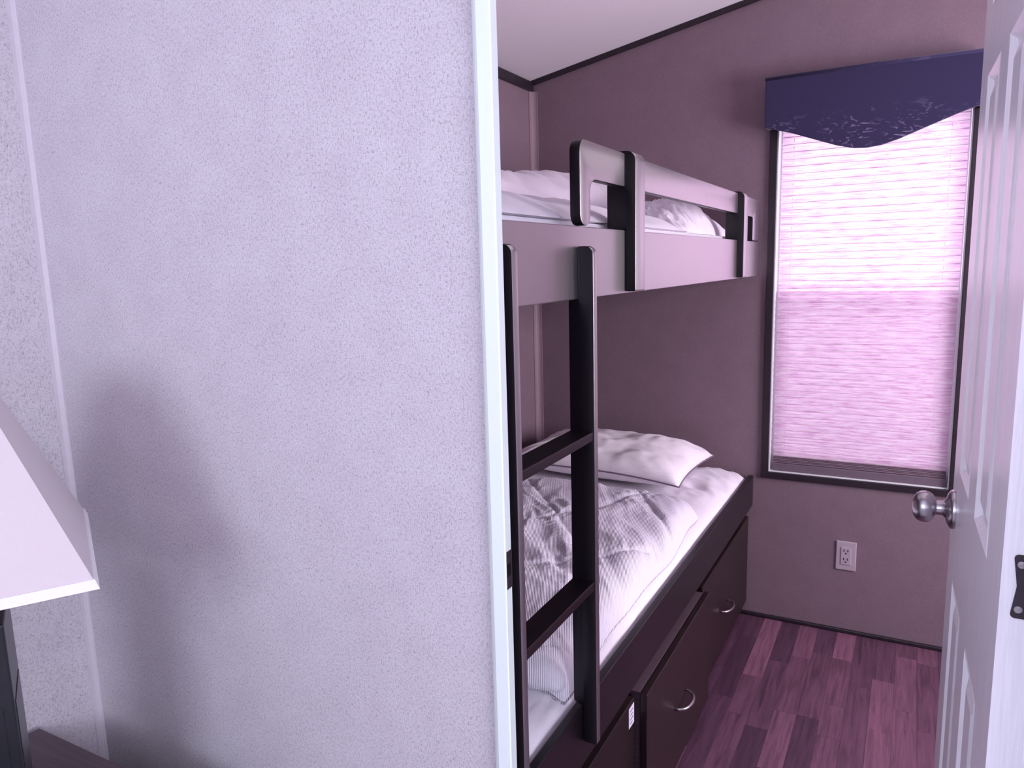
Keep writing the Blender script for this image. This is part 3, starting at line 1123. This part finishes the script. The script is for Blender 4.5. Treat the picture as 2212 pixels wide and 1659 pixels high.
# lower comforter: ribbed, tufted, wrinkled
CX0, CX1, CY0, CY1 = XL + 0.03, -0.558, 1.165, 2.29


def comf_xy(a, b):
    x = CX0 + (CX1 - CX0) * a
    y = CY0 + (CY1 - CY0) * b
    w = sstep(0.6, 1.0, a)
    x += w * (0.020 * (1 - b) + 0.012 * noise.noise(Vector((y * 4.5, 0, 2.2))))
    y += 0.018 * noise.noise(Vector((x * 4.0, 5, b * 1.0))) + sstep(0.8, 1, b) * 0.03 * (1 - a) - sstep(0.85, 1, b) * sstep(0.9, 1, a) * 0.05
    return x, y


def comf_h(a, b):
    x, y = comf_xy(a, b)
    e = max(0, 1 - max(0, (a - 0.93) / 0.07) ** 2.2) ** 0.5 * max(0, 1 - max(0, (b - 0.93) / 0.07) ** 2.4) ** 0.5 * max(0, 1 - max(0, (0.055 - b) / 0.055) ** 2.2) ** 0.5
    qx, qy = x + 0.07 * noise.noise(Vector((x * 3, y * 3, 0))), y + 0.07 * noise.noise(Vector((x * 3, y * 3, 5)))
    # quilting seams: two crossing families
    s1 = ((qx * 0.95 + qy * 0.62) / 0.36 + 0.1) % 1.0
    s2 = ((qx * 0.80 - qy * 0.75) / 0.42 + 0.3) % 1.0
    d1_ = min(s1, 1 - s1) * 0.36
    d2_ = min(s2, 1 - s2) * 0.42
    seam = math.exp(-(d1_ / 0.010) ** 2) + math.exp(-(d2_ / 0.010) ** 2)
    puff = min(1.0, d1_ / 0.08) ** 0.5 * min(1.0, d2_ / 0.08) ** 0.5
    ux, uy = x + 0.05 * noise.noise(Vector((x * 5, y * 5, 3))), y + 0.05 * noise.noise(Vector((x * 5, y * 5, 9)))
    pinch = math.exp(-(d1_ / 0.06) ** 2) + math.exp(-(d2_ / 0.06) ** 2)
    wr = ridge((ux * 8 + uy * 7, (uy * 4 - ux * 5) * 0.7, 1.0)) * 0.008 + ridge((ux * 22 + uy * 16, (uy * 8 - ux * 9) * 0.6, 4.0)) * 0.0045 * (0.6 + pinch) \
        + ridge((ux * 40 - uy * 26, (uy * 14 + ux * 14) * 0.6, 6.0)) * 0.0022 * pinch + fbm((x * 5, y * 5, 2)) * 0.007
    near = math.exp(-((b - 0.035) / 0.05) ** 2) * 0.018
    return 0.006 + (0.030 + 0.014 * puff - 0.006 * min(1.2, seam) + wr + near) * e


def comf_top(a, b):
    x, y = comf_xy(a, b)
    return (x, y, mt_base(x, y) + 0.003 + max(0.001, comf_h(a, b)))


def comf_bot(a, b):
    x, y = comf_xy(a, b)
    return (x, y, mt_base(x, y) + 0.0028)


cv, cf = closed_grid(comf_top, comf_bot, 200, 260)
cm = put('comforter', cv, cf, M_COMF, None, True)
tag(cm, 'white ribbed quilted comforter wrinkled over the lower bunk', 'comforter')
# rolled near hem of the comforter
def hem(a, b):
    t = 2 * math.pi * a
    x = -1.38 + 0.845 * b
    end = (1 - max(0, (b - 0.9) / 0.1) ** 2.2) ** 0.5
    r = (0.036 + 0.007 * noise.noise(Vector((x * 8, math.cos(t), math.sin(t)))) + 0.003 * ridge((x * 22, t * 1.2, 0))) * end
    return (x, 1.168 + 0.01 * noise.noise(Vector((x * 4, 0, 8))) + r * 1.15 * math.cos(t), 0.606 + 0.034 * max(end, 0.2) + r * math.sin(t) * 0.95)


hv, hf = grid(hem, 25, 120)
put('folded_hem', hv, hf, M_COMF, cm, True)

# lower pillow
pil = empty('pillow', (-0.97, 2.60, 0.61))
tag(pil, 'plump white striped pillow with grey piping at the window end of the lower bunk', 'pillow')
PCX, PCY, PA = -0.985, 2.605, math.radians(-2)


def pil_pt(a, b, s):
    u, w = 2 * a - 1, 2 * b - 1
    # pinched sides, pointed corners
    pu = u * (1 - 0.06 * (1 - w * w) * 0 - 0.07 * (1 - abs(w)) * 0)
    inx = 1 - 0.055 * (1 - w * w) * 0
    hx, hy = 0.335, 0.215
    x = u * hx * (1 - 0.06 * (1 - abs(w) ** 2)) 
    y = w * hy * (1 - 0.05 * (1 - abs(u) ** 2))
    h = max(0, (1 - abs(u) ** 2.6)) ** 0.50 * max(0, (1 - abs(w) ** 2.6)) ** 0.46
    cr = math.exp(-(((abs(u) - 0.95) / 0.5) ** 2 + ((abs(w) - 0.95) / 0.6) ** 2))
    wr = 0.022 * cr * ridge((math.atan2(y - (0.3 if y > 0 else -0.3), x - (0.45 if x > 0 else -0.45)) * 7, 1.0, 3.0)) + 0.016 * fbm((x * 7, y * 8, 1 + s)) + 0.005 * ridge((x * 9 + y * 16, y * 8 - x * 5, 2 + s)) * (1.2 - h)
    edge = (1 - min(1, h * 3.0)) * 0.004 * math.sin(x * 90) * (abs(u) < 0.99) * (abs(w) < 0.99)
    zz = 0.670 + 0.004 * w + s * (0.072 if s > 0 else 0.060) * h + (wr * h if s > 0 else 0) + edge - 0.02 * max(0, u) ** 2 * (1 - h)
    zz = max(zz, 0.612)
    ca, sa = math.cos(PA), math.sin(PA)
    return (PCX + x * ca - y * sa, PCY + x * sa + y * ca, zz)


pv, pf = closed_grid(lambda a, b: pil_pt(a, b, 1), lambda a, b: pil_pt(a, b, -1), 80, 60)
put('pillowcase', pv, pf, M_PILLOW, pil, True)
rim = []
N_ = 60
for k in range(N_):
    rim.append(pil_pt(k / N_, 0, 1))
for k in range(N_):
    rim.append(pil_pt(1, k / N_, 1))
for k in range(N_ + 1):
    rim.append(pil_pt(1 - k / N_, 1, 1))
MB().tube(rim, 0.0028, 6).put('piping', M_PIPING, pil, True)

# ------------------------------------------------------------------ ladder
ld = empty('bunk_ladder', (-0.50, 1.04, 0.50))
tag(ld, 'dark wooden bunk ladder hooked over the upper side rail', 'ladder')
LX0, LX1 = -0.5225, -0.476


def ladder_post(ya, yb):
    pts = [(RX + 0.001, 1.424), (LX1, 1.424), (LX1, 0.506), (RX + 0.001, 0.506), (RX + 0.001, PZ + 0.002), (LX0, PZ + 0.012), (LX0, 1.3345), (RX + 0.001, 1.3345)]
    pts = rounded(pts, [0.002, 0.027, 0.004, 0.002, 0, 0.004, 0.004, 0], 6)
    paint_edge_shade(MB().prism(pts, 'y', ya, yb, 0.0022, 2).put('post', M_RAIL, ld, 'auto'))


ladder_post(0.889, 0.907)
ladder_post(1.178, 1.196)
for zt in (1.105, 0.829):
    MB().box(LX0 + 0.001, LX1 - 0.002, 0.907, 1.178, zt - 0.0165, zt, 0.002).put('rung', M_WOOD_Y, ld)

# ------------------------------------------------------------------ nightstand and lamp in the near room
ns = empty('nightstand', (-1.15, 0.47, 0))
tag(ns, 'dark brown nightstand top at the lower left under the lamp', 'nightstand')
nx0, nx1, ny0, ny1, nz = -1.412, -0.80, 0.22, 0.70, 0.556
MB().box(nx0, nx1, ny0, ny1, nz - 0.022, nz, 0.002).put('top', M_NIGHT, ns)
MB().box(nx0 + 0.015, nx1 - 0.015, ny0 + 0.02, ny1 - 0.01, 0.04, nz - 0.022).put('body', M_NIGHT, ns)
for z in (0.07, 0.30):
    d_ = MB().box(nx0 + 0.025, nx1 - 0.025, ny0 + 0.002, ny0 + 0.02, z, z + 0.21, 0.002).put('drawer', M_NIGHT, ns)
    MB().lathe([(0, 0.008), (0.012, 0.006), (0.016, 0.013), (0.024, 0.012), (0.026, 0.004)], ((nx0 + nx1) / 2, ny0 + 0.002, z + 0.105), (0, -1, 0), 16).put('knob', M_NICKEL, d_, True)
for (x, y) in ((nx0 + 0.04, ny0 + 0.05), (nx1 - 0.04, ny0 + 0.05), (nx0 + 0.04, ny1 - 0.05), (nx1 - 0.04, ny1 - 0.05)):
    MB().box(x - 0.02, x + 0.02, y - 0.02, y + 0.02, 0, 0.04).put('foot', M_NIGHT, ns)

LA = math.radians(149.8 - 90)
lamp = empty('table_lamp', (-1.191, 0.493, nz), LA)
tag(lamp, 'black square table lamp with a tapered pale linen shade, at the left edge', 'lamp')
hs = 0.067
MB().box(-0.085, 0.085, -0.085, 0.085, 0, 0.018, 0.003).put('foot_plate', M_LAMPBLACK, lamp, False, True)
col_ = MB().box(-hs, hs, -hs, hs, 0.018, 0.36, 0.003).put('column', M_LAMPBLACK, lamp, False, True)
for k in range(4):
    a = k * math.pi / 2
    ca, sa = math.cos(a), math.sin(a)
    w_ = hs - 0.014
    bm_ = MB().box(-w_, w_, hs - 0.001, hs + 0.0012, 0.035, 0.236, 0.0005)
    bm_.v = [(x * ca - y * sa, x * sa + y * ca, z) for (x, y, z) in bm_.v]
    bm_.put('raised_panel', M_LAMPBLACK, lamp, False, True)
MB().tube([(0, 0, 0.36), (0, 0, 0.66)], 0.010, 14).put('stem', M_LAMPBLACK, lamp, 'auto', True)
hb, ht, zb, ztp = 0.185, 0.067, 0.429, 0.714
q = lambda h, z: [(-h, -h, z), (h, -h, z), (h, h, z), (-h, h, z)]
mb = MB()
sv = q(hb, zb) + q(ht, ztp) + q(hb - 0.003, zb) + q(ht - 0.003, ztp)
sf = []
for k in range(4):
    k2 = (k + 1) % 4
    sf += [(k, k2, 4 + k2, 4 + k), (8 + k2, 8 + k, 12 + k, 12 + k2), (k2, k, 8 + k, 8 + k2), (4 + k, 4 + k2, 12 + k2, 12 + k)]
shd = mb.add(sv, sf).put('lamp_shade', M_SHADE, lamp, False, True)
for (h, z, hh) in ((hb, zb, 0.011), (ht, ztp - 0.01, 0.01)):
    m_ = MB()
    hh2 = h - (hb - ht) / (ztp - zb) * hh
    o_, i_ = 0.0018, 0.004
    vv = q(h + o_, z - 0.002) + q(hh2 + o_, z + hh) + q(h - i_, z - 0.002) + q(hh2 - i_, z + hh)
    m_.add(vv, sf).put('shade_binding', M_SHADETRIM, lamp, False, True)
for k in range(4):
    a = k * math.pi / 2
    MB().tube([(0, 0, 0.66), (math.cos(a + math.pi / 4) * ht * 1.38, math.sin(a + math.pi / 4) * ht * 1.38, ztp - 0.006)], 0.0018, 6).put('shade_arm', M_NICKEL, lamp, True, True)
